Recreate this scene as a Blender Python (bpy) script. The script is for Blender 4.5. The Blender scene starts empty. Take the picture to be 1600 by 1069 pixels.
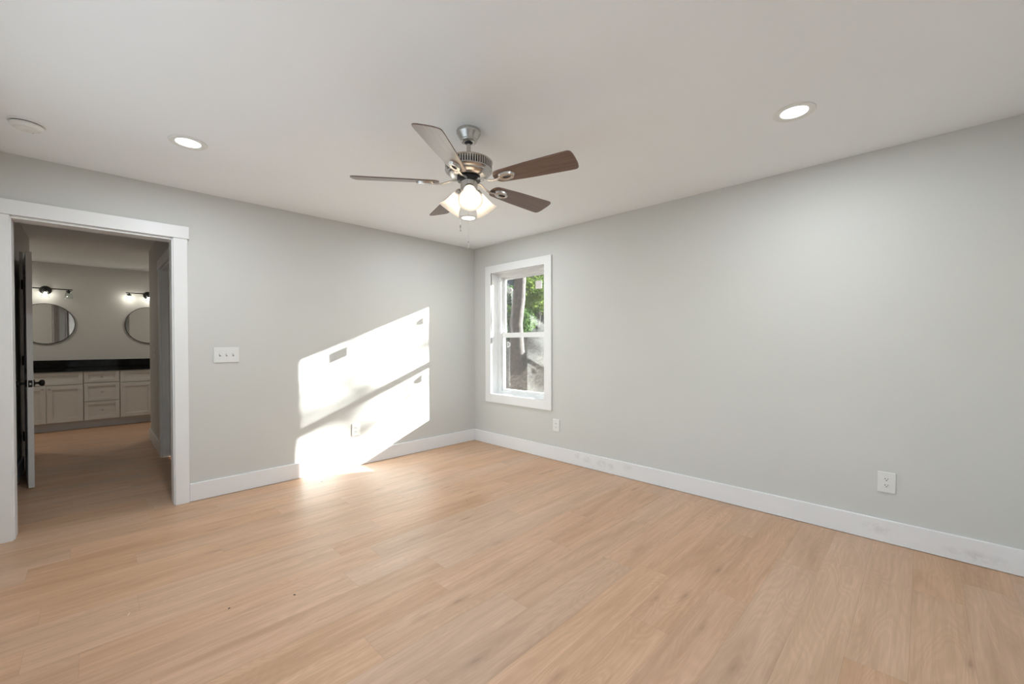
import bpy, bmesh, math, random
from mathutils import Vector, Matrix
PI = math.pi
S = bpy.context.scene
COL = S.collection

# ------------------------------------------------------------------ camera
CY, F_PX = 542.45, 650.46
YAW, PITCH, ROLL = 0.7916, -0.0100, -0.0021
cd = bpy.data.cameras.new('camera')
cam = bpy.data.objects.new('camera', cd); COL.objects.link(cam)
cd.sensor_fit = 'HORIZONTAL'; cd.sensor_width = 36.0
cd.lens = 36.0 * F_PX / 1600.0
cd.shift_y = (CY - 534.5) / 1600.0
cd.clip_start = 0.02
fwd = Vector((math.sin(YAW)*math.cos(PITCH), math.cos(YAW)*math.cos(PITCH), math.sin(PITCH)))
rt = Vector((math.cos(YAW), -math.sin(YAW), 0))
up = rt.cross(fwd)
rt2 = rt*math.cos(ROLL) + up*math.sin(ROLL)
up2 = up*math.cos(ROLL) - rt*math.sin(ROLL)
m = Matrix((rt2, up2, -fwd)).transposed().to_4x4()
m.translation = Vector((-3.4579, -4.0898, 1.2419))
cam.matrix_world = m
S.camera = cam

# ------------------------------------------------------------------ exposure
S.view_settings.view_transform = 'Standard'
S.view_settings.look = 'None'
S.view_settings.gamma = 1.0
S.view_settings.use_curve_mapping = False
S.view_settings.exposure = 0.25

# ------------------------------------------------------------------ sky and sun
K = dict(sun=3.6, sky=0.95, side_fill=0.38, down=1.04, fan=0.36, van=0.9, bath=0.74)   # light levels
SUN_DIR = Vector((-1.0, 0.481, -0.41)).normalized()
w = bpy.data.worlds.new('World'); S.world = w; w.use_nodes = True
nt = w.node_tree; nt.nodes.clear()
sky = nt.nodes.new('ShaderNodeTexSky')
sky.sky_type = 'NISHITA'; sky.sun_disc = False
sky.sun_elevation = math.radians(20.3)
sky.sun_rotation = math.atan2(-SUN_DIR.x, -SUN_DIR.y)
bg = nt.nodes.new('ShaderNodeBackground'); bg.inputs['Strength'].default_value = 0.30*K['sky']
wo = nt.nodes.new('ShaderNodeOutputWorld')
nt.links.new(sky.outputs[0], bg.inputs['Color']); nt.links.new(bg.outputs[0], wo.inputs['Surface'])

sl = bpy.data.lights.new('sun', 'SUN'); sl.energy = 16.0*K['sun']; sl.angle = math.radians(0.53)
sl.color = (1.0, 0.99, 0.98)
so = bpy.data.objects.new('sun', sl); COL.objects.link(so)
so.location = (12, -6, 6)
so.rotation_euler = (-SUN_DIR).to_track_quat('Z', 'Y').to_euler()

# daylight places an added fill lamp, tilted up, outside the invented side window
def fill_lamp(name, loc, rot, sx, sy, power, color):
    a = bpy.data.lights.new(name, 'AREA'); a.shape = 'RECTANGLE'; a.size = sx; a.size_y = sy
    a.energy = power; a.color = color
    o = bpy.data.objects.new(name, a); COL.objects.link(o); o.location = loc; o.rotation_euler = rot
    return o
fill_lamp('side_fill_lamp', (-4.12, -2.55, 1.15), (math.radians(116), 0, -PI/2), 2.5, 1.35, 40*K['side_fill'], (0.77, 0.895, 1.0))

# ------------------------------------------------------------------ materials
def mat(name):
    mm = bpy.data.materials.new(name); mm.use_nodes = True
    b = mm.node_tree.nodes['Principled BSDF']
    return mm, mm.node_tree, b
def N(nt, t, **kw):
    n = nt.nodes.new(t)
    for k, v in kw.items(): setattr(n, k, v)
    return n
def mth(nt, op, a, b=None, c=None, clamp=False):
    n = nt.nodes.new('ShaderNodeMath'); n.operation = op; n.use_clamp = clamp
    for i, v in enumerate((a, b, c)):
        if v is None: continue
        if isinstance(v, (int, float)): n.inputs[i].default_value = v
        else: nt.links.new(v, n.inputs[i])
    return n.outputs[0]
def mixc(nt, f, a, b, blend='MIX'):
    n = nt.nodes.new('ShaderNodeMix'); n.data_type = 'RGBA'; n.blend_type = blend
    for i, v in ((0, f), (6, a), (7, b)):
        if isinstance(v, (int, float)): n.inputs[i].default_value = v
        elif isinstance(v, tuple): n.inputs[i].default_value = (*v, 1) if len(v) == 3 else v
        else: nt.links.new(v, n.inputs[i])
    return n.outputs[2]
def ramp(nt, f, stops):
    n = nt.nodes.new('ShaderNodeValToRGB'); cr = n.color_ramp
    while len(cr.elements) > 1: cr.elements.remove(cr.elements[-1])
    for i, (p, c) in enumerate(stops):
        e = cr.elements[0] if i == 0 else cr.elements.new(p)
        e.position = p; e.color = (*c, 1) if len(c) == 3 else c
    nt.links.new(f, n.inputs[0]); return n.outputs[0]
def noise(nt, vec, scale, detail=2, rough=.5, dist=0):
    n = nt.nodes.new('ShaderNodeTexNoise'); n.inputs['Scale'].default_value = scale
    n.inputs['Detail'].default_value = detail; n.inputs['Roughness'].default_value = rough
    n.inputs['Distortion'].default_value = dist
    if vec is not None: nt.links.new(vec, n.inputs['Vector'])
    return n.outputs['Fac']
def objco(nt):
    return nt.nodes.new('ShaderNodeTexCoord').outputs['Object']
def bump(nt, b, h, strength, dist=.002):
    n = nt.nodes.new('ShaderNodeBump'); n.inputs['Strength'].default_value = strength
    n.inputs['Distance'].default_value = dist
    nt.links.new(h, n.inputs['Height']); nt.links.new(n.outputs[0], b.inputs['Normal'])

def simple(name, col, rough=.5, metal=0, var=.03, vs=6, bmp=0, bs=80, **kw):
    mm, nt, b = mat(name)
    co = objco(nt); n = noise(nt, co, vs, 3)
    lo = tuple(max(0, c*(1-var)) for c in col); hi = tuple(min(1, c*(1+var)) for c in col)
    nt.links.new(ramp(nt, n, [(.3, lo), (.7, hi)]), b.inputs['Base Color'])
    b.inputs['Roughness'].default_value = rough; b.inputs['Metallic'].default_value = metal
    if bmp: bump(nt, b, noise(nt, co, bs, 3), bmp)
    for k, v in kw.items(): b.inputs[k].default_value = v
    return mm
M = {}
M['wall'] = simple('painted_drywall', (.632, .630, .600), .62, var=.012, vs=1.3, bmp=.05, bs=160)
M['ceil'] = simple('ceiling_paint', (.885, .91, .925), .8, var=.01, vs=1.0, bmp=.04, bs=120)
M['white'] = simple('white_trim_paint', (.83, .83, .825), .38, var=.012, vs=4, bmp=.02, bs=60)
M['vinyl'] = simple('white_vinyl', (.86, .86, .85), .3, var=.01)
M['plastic'] = simple('white_plastic', (.77, .77, .745), .3, var=.01)
M['door'] = simple('white_door_paint', (.80, .79, .77), .4, var=.015)
M['cab'] = simple('light_grey_cabinet_paint', (.72, .715, .69), .45, var=.015)
M['kick'] = simple('blue_grey_toe_board', (.62, .64, .66), .5, var=.03)
M['black'] = simple('matte_black_metal', (.018, .018, .018), .38, metal=.4, var=.1)
M['slot'] = simple('dark_slot', (.03, .028, .025), .6)
M['slot_grey'] = simple('grey_switch_slot', (.34, .33, .31), .6)
M['steel'] = simple('steel_latch', (.6, .6, .6), .3, metal=1)
M['mirror'] = simple('mirror_glass', (.82, .82, .81), .01, metal=1, var=.0)
M['chain'] = simple('steel_chain', (.5, .5, .5), .35, metal=1)
M['soil'] = None

def nickel():
    mm, nt, b = mat('brushed_nickel')
    co = objco(nt); mp = N(nt, 'ShaderNodeMapping'); mp.inputs['Scale'].default_value = (1, 1, 30)
    nt.links.new(co, mp.inputs[0]); n = noise(nt, mp.outputs[0], 40, 2)
    nt.links.new(ramp(nt, n, [(.3, (.47, .45, .43)), (.7, (.60, .58, .55))]), b.inputs['Base Color'])
    b.inputs['Metallic'].default_value = 1; b.inputs['Roughness'].default_value = .27
    b.inputs['Anisotropic'].default_value = .5
    return mm
M['nickel'] = nickel()

def walnut():
    mm, nt, b = mat('dark_walnut_blade')
    co = objco(nt); mp = N(nt, 'ShaderNodeMapping'); mp.inputs['Scale'].default_value = (3, 60, 1)
    nt.links.new(co, mp.inputs[0]); n = noise(nt, mp.outputs[0], 1.6, 5, .6, .4)
    nt.links.new(ramp(nt, n, [(.3, (.10, .058, .043)), (.55, (.15, .088, .066)), (.75, (.19, .115, .085))]), b.inputs['Base Color'])
    b.inputs['Roughness'].default_value = .36
    b.inputs['Coat Weight'].default_value = .5; b.inputs['Coat Roughness'].default_value = .3
    return mm
M['blade'] = walnut()

def granite():
    mm, nt, b = mat('black_granite')
    co = objco(nt); n = noise(nt, co, 140, 2, .7)
    nt.links.new(ramp(nt, n, [(.5, (.004, .004, .004)), (.72, (.010, .010, .010)), (.85, (.035, .035, .033))]), b.inputs['Base Color'])
    b.inputs['Roughness'].default_value = .08; b.inputs['Specular IOR Level'].default_value = .22
    return mm
M['granite'] = granite()

def base_board(name, marks):
    mm, nt, b = mat(name)
    co = objco(nt); sx = N(nt, 'ShaderNodeSeparateXYZ'); nt.links.new(co, sx.inputs[0])
    n = noise(nt, co, 4, 3)
    c = ramp(nt, n, [(.3, (.82, .82, .82)), (.7, (.84, .84, .84))])
    # rubbed scuff marks, gathered along one stretch of the board
    tot = None
    nn = noise(nt, co, 26, 4, .7)
    for (y0, z0, r) in marks:
        dy = mth(nt, 'DIVIDE', mth(nt, 'SUBTRACT', sx.outputs[1], y0), r)
        dz = mth(nt, 'DIVIDE', mth(nt, 'SUBTRACT', sx.outputs[2], z0), .04)
        d = mth(nt, 'SQRT', mth(nt, 'ADD', mth(nt, 'MULTIPLY', dy, dy), mth(nt, 'MULTIPLY', dz, dz)))
        k = mth(nt, 'SUBTRACT', 1.0, d, clamp=True)
        tot = k if tot is None else mth(nt, 'MAXIMUM', tot, k)
    if tot is not None:
        f = mth(nt, 'MULTIPLY', tot, mth(nt, 'MULTIPLY', mth(nt, 'SUBTRACT', nn, .38, clamp=True), 2.6), clamp=True)
        c = mixc(nt, f, c, (.56, .56, .55))
    nt.links.new(c, b.inputs['Base Color']); b.inputs['Roughness'].default_value = .4
    return mm
M['base'] = base_board('white_baseboard', [])
M['base_scuff'] = base_board('scuffed_white_baseboard', [(-1.62, .10, .05), (-1.72, .085, .07), (-1.90, .08, .08), (-2.00, .07, .05), (-2.17, .10, .06), (-4.3, .05, .15), (-3.9, .08, .1)])

def floor_mat():
    mm, nt, b = mat('oak_plank_floor')
    co = objco(nt); sx = N(nt, 'ShaderNodeSeparateXYZ'); nt.links.new(co, sx.inputs[0])
    X, Y = sx.outputs[0], sx.outputs[1]
    W, L = .1825, 1.22
    yy = mth(nt, 'DIVIDE', mth(nt, 'ADD', Y, 2.962 + 20*W), W)
    row = mth(nt, 'FLOOR', yy); fy = mth(nt, 'FRACT', yy)
    wn = N(nt, 'ShaderNodeTexWhiteNoise', noise_dimensions='1D'); nt.links.new(mth(nt, 'ADD', row, 31.7), wn.inputs['W'])
    xx = mth(nt, 'ADD', mth(nt, 'DIVIDE', X, L), mth(nt, 'ADD', wn.outputs['Value'], 40.0))
    colm = mth(nt, 'FLOOR', xx); fx = mth(nt, 'FRACT', xx)
    cb = N(nt, 'ShaderNodeCombineXYZ'); nt.links.new(row, cb.inputs[0]); nt.links.new(colm, cb.inputs[1])
    wp = N(nt, 'ShaderNodeTexWhiteNoise', noise_dimensions='3D'); nt.links.new(cb.outputs[0], wp.inputs['Vector'])
    rnd = wp.outputs['Value']
    sc = N(nt, 'ShaderNodeSeparateColor'); nt.links.new(wp.outputs['Color'], sc.inputs[0])
    # plank-local coordinates, shifted per plank
    lx = mth(nt, 'MULTIPLY', fx, L); ly = mth(nt, 'MULTIPLY', fy, W)
    def vec(ax, ay, seed=0):
        c = N(nt, 'ShaderNodeCombineXYZ')
        nt.links.new(mth(nt, 'MULTIPLY', lx, ax), c.inputs[0])
        nt.links.new(mth(nt, 'MULTIPLY', ly, ay), c.inputs[1])
        nt.links.new(mth(nt, 'MULTIPLY_ADD', rnd, 93.0, seed), c.inputs[2]); return c.outputs[0]
    broad = noise(nt, vec(1.3, 9), 1.0, 3, .55, .6)
    streak = noise(nt, vec(1.6, 42, 5), 1.0, 4, .6, .3)
    fine = noise(nt, vec(7, 300, 9), 1.0, 3, .6)
    # cathedral rings: contour lines of a smooth stretched noise
    sm = noise(nt, vec(1.5, 8.5, 17), 1.0, 1.2, .4, .25)
    rings = mth(nt, 'SINE', mth(nt, 'MULTIPLY', sm, 120.0))
    rings = mth(nt, 'MULTIPLY_ADD', rings, .5, .5)
    c = ramp(nt, broad, [(.28, (.48, .300, .190)), (.5, (.61, .392, .262)), (.74, (.69, .456, .313))])
    c = mixc(nt, mth(nt, 'MULTIPLY', ramp(nt, streak, [(.38, (1, 1, 1)), (.58, (0, 0, 0))]), .42), c, (.41, .255, .145))
    c = mixc(nt, mth(nt, 'MULTIPLY', rings, .24), c, (.41, .255, .145))
    c = mixc(nt, mth(nt, 'MULTIPLY', ramp(nt, fine, [(.42, (1, 1, 1)), (.6, (0, 0, 0))]), .16), c, (.35, .22, .13))
    # knots
    vo = N(nt, 'ShaderNodeTexVoronoi', feature='F1'); vo.inputs['Scale'].default_value = 1.0
    nt.links.new(vec(2.2, 9, 3), vo.inputs['Vector'])
    kd = noise(nt, vec(20, 70, 2), 1.0, 2)
    kdist = mth(nt, 'ADD', vo.outputs['Distance'], mth(nt, 'MULTIPLY', mth(nt, 'SUBTRACT', kd, .5), .12))
    kn = ramp(nt, kdist, [(.02, (1, 1, 1)), (.08, (.4, .4, .4)), (.22, (0, 0, 0))])
    vsep = N(nt, 'ShaderNodeSeparateColor'); nt.links.new(vo.outputs['Color'], vsep.inputs[0])
    keep = mth(nt, 'GREATER_THAN', vsep.outputs[0], .42)
    c = mixc(nt, mth(nt, 'MULTIPLY', mth(nt, 'MULTIPLY', kn, keep), .65), c, (.22, .13, .08))
    # plank to plank tone
    c = mixc(nt, .14, c, mixc(nt, rnd, (.42, .285, .195), (.62, .425, .295)))
    hs = N(nt, 'ShaderNodeHueSaturation'); nt.links.new(c, hs.inputs['Color'])
    nt.links.new(mth(nt, 'MULTIPLY_ADD', sc.outputs[1], .06, 1.0), hs.inputs['Value'])
    nt.links.new(mth(nt, 'MULTIPLY_ADD', sc.outputs[2], .16, .94), hs.inputs['Saturation'])
    c = hs.outputs[0]
    # seams
    ey = mth(nt, 'MINIMUM', ly, mth(nt, 'SUBTRACT', W, ly)); ex = mth(nt, 'MINIMUM', lx, mth(nt, 'SUBTRACT', L, lx))
    e = mth(nt, 'MINIMUM', ey, ex)
    seam = mth(nt, 'SUBTRACT', 1.0, mth(nt, 'DIVIDE', e, .0014), clamp=True)
    c = mixc(nt, mth(nt, 'MULTIPLY', seam, .32), c, (.20, .13, .09))
    nt.links.new(c, b.inputs['Base Color'])
    nt.links.new(mth(nt, 'MULTIPLY_ADD', streak, .12, .36), b.inputs['Roughness'])
    b.inputs['Specular IOR Level'].default_value = .45
    h = mth(nt, 'SUBTRACT', mth(nt, 'MULTIPLY', fine, .15), seam)
    bump(nt, b, h, .25, .001)
    return mm
M['floor'] = floor_mat()

def glass_mat(name, refl, dirt):
    mm, nt, b = mat(name)
    nt.nodes.remove(b); out = nt.nodes['Material Output']
    tr = N(nt, 'ShaderNodeBsdfTransparent'); tr.inputs[0].default_value = (.93, .95, .94, 1)
    gl = N(nt, 'ShaderNodeBsdfGlossy'); gl.inputs['Roughness'].default_value = .0
    fr = N(nt, 'ShaderNodeLayerWeight'); fr.inputs['Blend'].default_value = .5
    f = mth(nt, 'MULTIPLY_ADD', mth(nt, 'POWER', fr.outputs['Facing'], 4.0), .6, refl, clamp=True)
    m1 = N(nt, 'ShaderNodeMixShader'); nt.links.new(f, m1.inputs[0]); nt.links.new(tr.outputs[0], m1.inputs[1]); nt.links.new(gl.outputs[0], m1.inputs[2])
    df = N(nt, 'ShaderNodeBsdfDiffuse'); df.inputs[0].default_value = (.75, .73, .70, 1)
    co = objco(nt)
    sp = ramp(nt, noise(nt, co, 190, 3, .7), [(.55, (0, 0, 0)), (.68, (1, 1, 1))])
    cl = ramp(nt, noise(nt, co, 5, 3, .6), [(.35, (.2, .2, .2)), (.7, (1, 1, 1))])
    d = mth(nt, 'MULTIPLY', mth(nt, 'MULTIPLY_ADD', sp, .8, .25), mth(nt, 'MULTIPLY', cl, dirt))
    m2 = N(nt, 'ShaderNodeMixShader'); nt.links.new(d, m2.inputs[0]); nt.links.new(m1.outputs[0], m2.inputs[1]); nt.links.new(df.outputs[0], m2.inputs[2])
    nt.links.new(m2.outputs[0], out.inputs['Surface'])
    return mm
M['pane'] = glass_mat('window_glass', .09, .03)
M['pane_dirty'] = glass_mat('dusty_window_glass', .13, .06)
M['shade_clear'] = glass_mat('clear_lamp_glass', .04, .03)

def emit(name, col, strength):
    mm, nt, b = mat(name)
    b.inputs['Base Color'].default_value = (.9, .9, .9, 1)
    b.inputs['Emission Color'].default_value = (*col, 1); b.inputs['Emission Strength'].default_value = strength
    n = noise(nt, objco(nt), 3)
    nt.links.new(mth(nt, 'MULTIPLY_ADD', n, .04, strength*.98), b.inputs['Emission Strength'])
    return mm
M['led'] = emit('led_diffuser', (1, .99, .97), 4)
M['bulb'] = emit('warm_bulb', (1, .80, .58), 52*K['fan'])
M['vbulb'] = emit('vanity_bulb', (1, .92, .82), 42*K['van'])
M['bulb_off'] = simple('unlit_clear_bulb', (.8, .8, .78), .15, var=.01)

def frosted():
    mm, nt, b = mat('frosted_white_glass')
    nt.nodes.remove(b); out = nt.nodes['Material Output']
    n = noise(nt, objco(nt), 9, 3)
    c = ramp(nt, n, [(.3, (.88, .86, .83)), (.7, (.94, .92, .89))])
    tl = N(nt, 'ShaderNodeBsdfTranslucent'); df = N(nt, 'ShaderNodeBsdfDiffuse'); gl = N(nt, 'ShaderNodeBsdfGlossy'); gl.inputs['Roughness'].default_value = .25
    nt.links.new(c, tl.inputs[0]); nt.links.new(c, df.inputs[0])
    m1 = N(nt, 'ShaderNodeMixShader'); m1.inputs[0].default_value = .5; nt.links.new(tl.outputs[0], m1.inputs[1]); nt.links.new(df.outputs[0], m1.inputs[2])
    m2 = N(nt, 'ShaderNodeMixShader'); m2.inputs[0].default_value = .06; nt.links.new(m1.outputs[0], m2.inputs[1]); nt.links.new(gl.outputs[0], m2.inputs[2])
    nt.links.new(m2.outputs[0], out.inputs['Surface']); return mm
M['frost'] = frosted()

def sticker_mat():
    mm, nt, b = mat('printed_window_label')
    co = objco(nt); sx = N(nt, 'ShaderNodeSeparateXYZ'); nt.links.new(co, sx.inputs[0])
    z = mth(nt, 'FRACT', mth(nt, 'MULTIPLY', sx.outputs[2], 62.0))
    ln = mth(nt, 'LESS_THAN', z, .38)
    n = noise(nt, co, 140, 2); dots = mth(nt, 'GREATER_THAN', n, .46)
    c = mixc(nt, mth(nt, 'MULTIPLY', mth(nt, 'MULTIPLY', ln, dots), .6), (.84, .80, .78), (.33, .22, .22))
    nt.links.new(c, b.inputs['Base Color']); b.inputs['Roughness'].default_value = .6
    return mm
M['sticker'] = sticker_mat()
M['tab'] = simple('smoky_plastic_tab', (.42, .42, .40), .4)

def leafmat(name, a, c):
    mm, nt, b = mat(name)
    nt.nodes.remove(b); out = nt.nodes['Material Output']
    n = noise(nt, objco(nt), 2.5, 4, .7)
    col = ramp(nt, n, [(.3, a), (.7, c)])
    tl = N(nt, 'ShaderNodeBsdfTranslucent'); df = N(nt, 'ShaderNodeBsdfDiffuse')
    nt.links.new(col, tl.inputs[0]); nt.links.new(col, df.inputs[0])
    m1 = N(nt, 'ShaderNodeMixShader'); m1.inputs[0].default_value = .6; nt.links.new(tl.outputs[0], m1.inputs[1]); nt.links.new(df.outputs[0], m1.inputs[2])
    nt.links.new(m1.outputs[0], out.inputs['Surface']); return mm
M['leaf'] = leafmat('green_leaves', (.035, .075, .02), (.10, .17, .05))
M['leaf2'] = leafmat('yellow_green_leaves', (.05, .09, .02), (.18, .24, .06))
M['bark'] = simple('grey_brown_bark', (.06, .048, .043), .9, var=.5, vs=14, bmp=.6, bs=25)
M['earth'] = simple('brown_earth_bank', (.15, .125, .105), .95, var=.6, vs=16, bmp=.8, bs=25)
M['siding'] = simple('outer_wall_board', (.6, .6, .58), .7)
M['splinter'] = simple('pale_wood_splinter', (.75, .62, .42), .7)
M['crumb'] = simple('dark_crumb', (.06, .045, .035), .8)

# ------------------------------------------------------------------ mesh helpers
def box(bm, lo, hi, bev=0, seg=1):
    lo = Vector(lo); hi = Vector(hi)
    g = bmesh.ops.create_cube(bm, size=1)['verts']
    for v in g:
        v.co = Vector((lo[i] + (v.co[i] + .5)*(hi[i]-lo[i]) for i in range(3)))
    if bev:
        es = list({e for v in g for e in v.link_edges})
        bmesh.ops.bevel(bm, geom=es, offset=bev, segments=seg, profile=.5, affect='EDGES', clamp_overlap=True)
def lathe(bm, prof, seg=48, mtx=None, cap=False):
    rings = []
    for r, z in prof:
        ring = []
        if r < 1e-6:
            v = bm.verts.new((0, 0, z)); ring = [v]
        else:
            for i in range(seg):
                a = 2*PI*i/seg; ring.append(bm.verts.new((r*math.cos(a), r*math.sin(a), z)))
        rings.append(ring)
    for A, B in zip(rings, rings[1:]):
        for i in range(seg):
            j = (i+1) % seg
            if len(A) == 1 and len(B) == 1: continue
            if len(A) == 1: bm.faces.new((A[0], B[j], B[i]))
            elif len(B) == 1: bm.faces.new((A[i], A[j], B[0]))
            else: bm.faces.new((A[i], A[j], B[j], B[i]))
    vs = [v for r in rings for v in r]
    if mtx is not None: bmesh.ops.transform(bm, matrix=mtx, verts=vs)
    return vs
def tube(bm, pts, r, seg=10, cap=True, rz=None):
    pts = [Vector(p) for p in pts]; rings = []
    q_ = pts[-1] - pts[0]; up_ = abs(q_.z) > .8*q_.length
    for i, p in enumerate(pts):
        t = (pts[min(i+1, len(pts)-1)] - pts[max(i-1, 0)]).normalized()
        a = t.cross(Vector((1, 0, 0))) if up_ else t.cross(Vector((0, 0, 1)))
        a.normalize(); b = t.cross(a).normalized()
        rr = r[i] if isinstance(r, (list, tuple)) else r
        rings.append([bm.verts.new(p + a*rr*math.cos(2*PI*k/seg) + b*(rz or 1)*rr*math.sin(2*PI*k/seg)) for k in range(seg)])
    for A, B in zip(rings, rings[1:]):
        for k in range(seg): bm.faces.new((A[k], A[(k+1) % seg], B[(k+1) % seg], B[k]))
    if cap:
        bm.faces.new(rings[0][::-1]); bm.faces.new(rings[-1])
def prism(bm, outline, t0, t1, bev=0, holes=None):
    # outline in XY, extruded z t0..t1
    a = [bm.verts.new((x, y, t0)) for x, y in outline]; b = [bm.verts.new((x, y, t1)) for x, y in outline]
    n = len(a); fs = [bm.faces.new(a[::-1]), bm.faces.new(b)]
    for i in range(n): bm.faces.new((a[i], a[(i+1) % n], b[(i+1) % n], b[i]))
    if bev:
        es = [e for f in fs for e in f.edges]
        bmesh.ops.bevel(bm, geom=es, offset=bev, segments=2, profile=.5, affect='EDGES')
    return a + b
def obj(name, bm, m, parent=None, smooth=False, loc=None):
    bmesh.ops.recalc_face_normals(bm, faces=bm.faces)
    me = bpy.data.meshes.new(name); bm.to_mesh(me); bm.free()
    me.materials.append(m)
    if smooth:
        for p in me.polygons: p.use_smooth = True
        try: me.set_sharp_from_angle(angle=math.radians(35))
        except Exception: pass
    o = bpy.data.objects.new(name, me); COL.objects.link(o)
    if parent: o.parent = parent
    if loc: o.location = loc
    return o
def tag(o, label=None, cat=None, group=None, kind=None):
    if label: o['label'] = label
    if cat: o['category'] = cat
    if group: o['group'] = group
    if kind: o['kind'] = kind
    return o
def thing(name, label, cat, loc=(0, 0, 0), rot=(0, 0, 0), group=None, kind=None):
    o = bpy.data.objects.new(name, None); COL.objects.link(o)
    o.location = loc; o.rotation_euler = rot; o.empty_display_size = .1
    return tag(o, label, cat, group, kind)
def boxes(name, lst, m, parent=None, bev=0, loc=None):
    bm = bmesh.new()
    for lo, hi in lst: box(bm, lo, hi, bev)
    return obj(name, bm, m, parent, loc=loc)
def struct(name, lst, m, label=None, cat=None, bev=0):
    return tag(boxes(name, lst, m, bev=bev), label, cat, kind='structure')
def copy_tree(o, parent=None):
    c = o.copy(); COL.objects.link(c)
    if parent: c.parent = parent
    for ch in list(o.children): copy_tree(ch, c)
    return c

# ------------------------------------------------------------------ room shell
H = 2.44
XL, YB = -3.94, -4.58            # far sides of the bedroom, behind the camera
DX0, DX1 = -3.803, -3.018        # clear opening of the doorway
BY0, BY1 = 3.08, 5.08            # bathroom depth
HR = -2.915                      # hall right wall face
struct('floor', [((-5.3, -4.9, -.06), (.2, 5.3, 0))], M['floor'], 'pale oak plank floor running on from bedroom through hall to bathroom', 'floor')
struct('ceiling', [((-5.3, -4.9, H), (.4, 5.3, H+.08))], M['ceil'], 'smooth off-white ceiling with recessed lights', 'ceiling')
struct('wall_left', [((XL-.14, 0, 0), (DX0-.018, .13, H)), ((DX1+.018, 0, 0), (.2, .13, H)), ((DX0-.018, 0, 2.056), (DX1+.018, .13, H))], M['wall'],
       'pale grey wall with the doorway and the patch of sunlight', 'wall')
WY0, WY1, WZ0, WZ1 = -1.176, -.326, .622, 2.09   # clear window opening
WT = .205
struct('wall_right', [((0, -4.72, 0), (WT, WY0-.02, H)), ((0, WY1+.02, 0), (WT, 0, H)), ((0, WY0-.02, 0), (WT, WY1+.02, WZ0-.02)), ((0, WY0-.02, WZ1+.02), (WT, WY1+.02, H))], M['wall'],
       'long pale grey wall with the window', 'wall')
struct('wall_back', [((XL, YB-.14, 0), (0, YB, H))], M['wall'], 'pale grey wall behind the camera', 'wall')
SY0, SY1, SZ0, SZ1 = -3.80, -1.30, .50, 2.05
struct('wall_side', [((XL-.14, YB-.14, 0), (XL, SY0, H)), ((XL-.14, SY1, 0), (XL, 0, H)), ((XL-.14, SY0, 0), (XL, SY1, SZ0)), ((XL-.14, SY0, SZ1), (XL, SY1, H))], M['wall'],
       'pale grey side wall beside the camera with an added wide window', 'wall')
# hall and bathroom
HL = -3.938
struct('wall_hall_left', [((HL-.12, .13, 0), (HL, 2.218, H)), ((HL-.12, 2.218, 2.05), (HL, 3.05, H)), ((HL-.12, 3.05, 0), (HL, BY0+.08, H)), ((-5.2, BY0-.04, 0), (HL-.12, BY0+.08, H))], M['wall'],
       'grey left wall of the hall behind the open door', 'wall')
struct('wall_hall_right', [((HR, 1.81, 0), (HR+.12, BY0, H)), ((HR, .13, 0), (HR+.12, .92, H)), ((HR, .92, 2.05), (HR+.12, 1.81, H)), ((HR+.12, BY0-.12, 0), (-1.35, BY0, H))], M['wall'],
       'grey right wall of the hall seen through the doorway', 'wall')
struct('wall_bathroom_back', [((-5.2, BY1, 0), (-1.35, BY1+.12, H))], M['wall'], 'grey bathroom wall behind the mirrors', 'wall')
struct('wall_bathroom_left', [((-5.2, BY0+.08, 0), (-5.08, BY1, H))], M['wall'], 'left end wall of the bathroom', 'wall')
struct('wall_bathroom_right', [((-1.47, BY0, 0), (-1.35, BY1, H))], M['wall'], 'right end wall of the bathroom', 'wall')
struct('wall_closet', [((-5.2, 1.9, 0), (-5.08, BY0-.04, H)), ((-5.08, 1.9, 0), (HL-.12, 2.02, H))], M['wall'], 'walls of the closet behind the open door', 'wall')

# baseboards
BH, BT = .142, .016
def bb(name, lo, hi, label, m=None):
    bm = bmesh.new(); box(bm, lo, hi, .0025)
    o = obj(name, bm, m or M['base']); tag(o, label, 'baseboard', kind='structure'); return o
bb('baseboard_left', (-2.922, -BT, .002), (-BT, 0, BH), 'white baseboard under the sunlit wall, starting at the door casing')
bb('baseboard_right', (-BT, YB+BT, .002), (0, 0, BH), 'scuffed white baseboard along the window wall', M['base_scuff'])
bb('baseboard_back', (XL, YB, .002), (-BT, YB+BT, BH), 'white baseboard on the wall behind the camera')
bb('baseboard_hall_right', (HR-BT, 1.905, .002), (HR, BY0+BT, BH), 'short white baseboard on the right wall of the hall')
bb('baseboard_hall_left', (HL, .14, .002), (HL+BT, 2.195, BH), 'white baseboard on the hall wall behind the open door')

# ------------------------------------------------------------------ bedroom doorway (cased opening)
d = thing('door_1', 'white cased doorway opening from bedroom into the hall', 'doorway', ((DX0+DX1)/2, 0, 0), kind='structure')
ox = (DX0+DX1)/2
def rel(lst, o): return [((lo[0]-o[0], lo[1]-o[1], lo[2]-o[2]), (hi[0]-o[0], hi[1]-o[1], hi[2]-o[2])) for lo, hi in lst]
O = (ox, 0, 0)
JT = .018
boxes('door_jamb', rel([((DX0-JT, -.001, 0), (DX0, .131, 2.054))], O), M['white'], d, .0015)
boxes('door_jamb', rel([((DX1, -.001, 0), (DX1+JT, .131, 2.054))], O), M['white'], d, .0015)
boxes('head_jamb', rel([((DX0, -.001, 2.036), (DX1, .131, 2.054))], O), M['white'], d, .0015)
boxes('side_casing', rel([((XL, -.019, 0), (DX0-.007, -.001, 2.052))], O), M['white'], d, .0015)
boxes('side_casing', rel([((DX1+.009, -.019, 0), (-2.923, -.001, 2.052))], O), M['white'], d, .0015)
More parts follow.
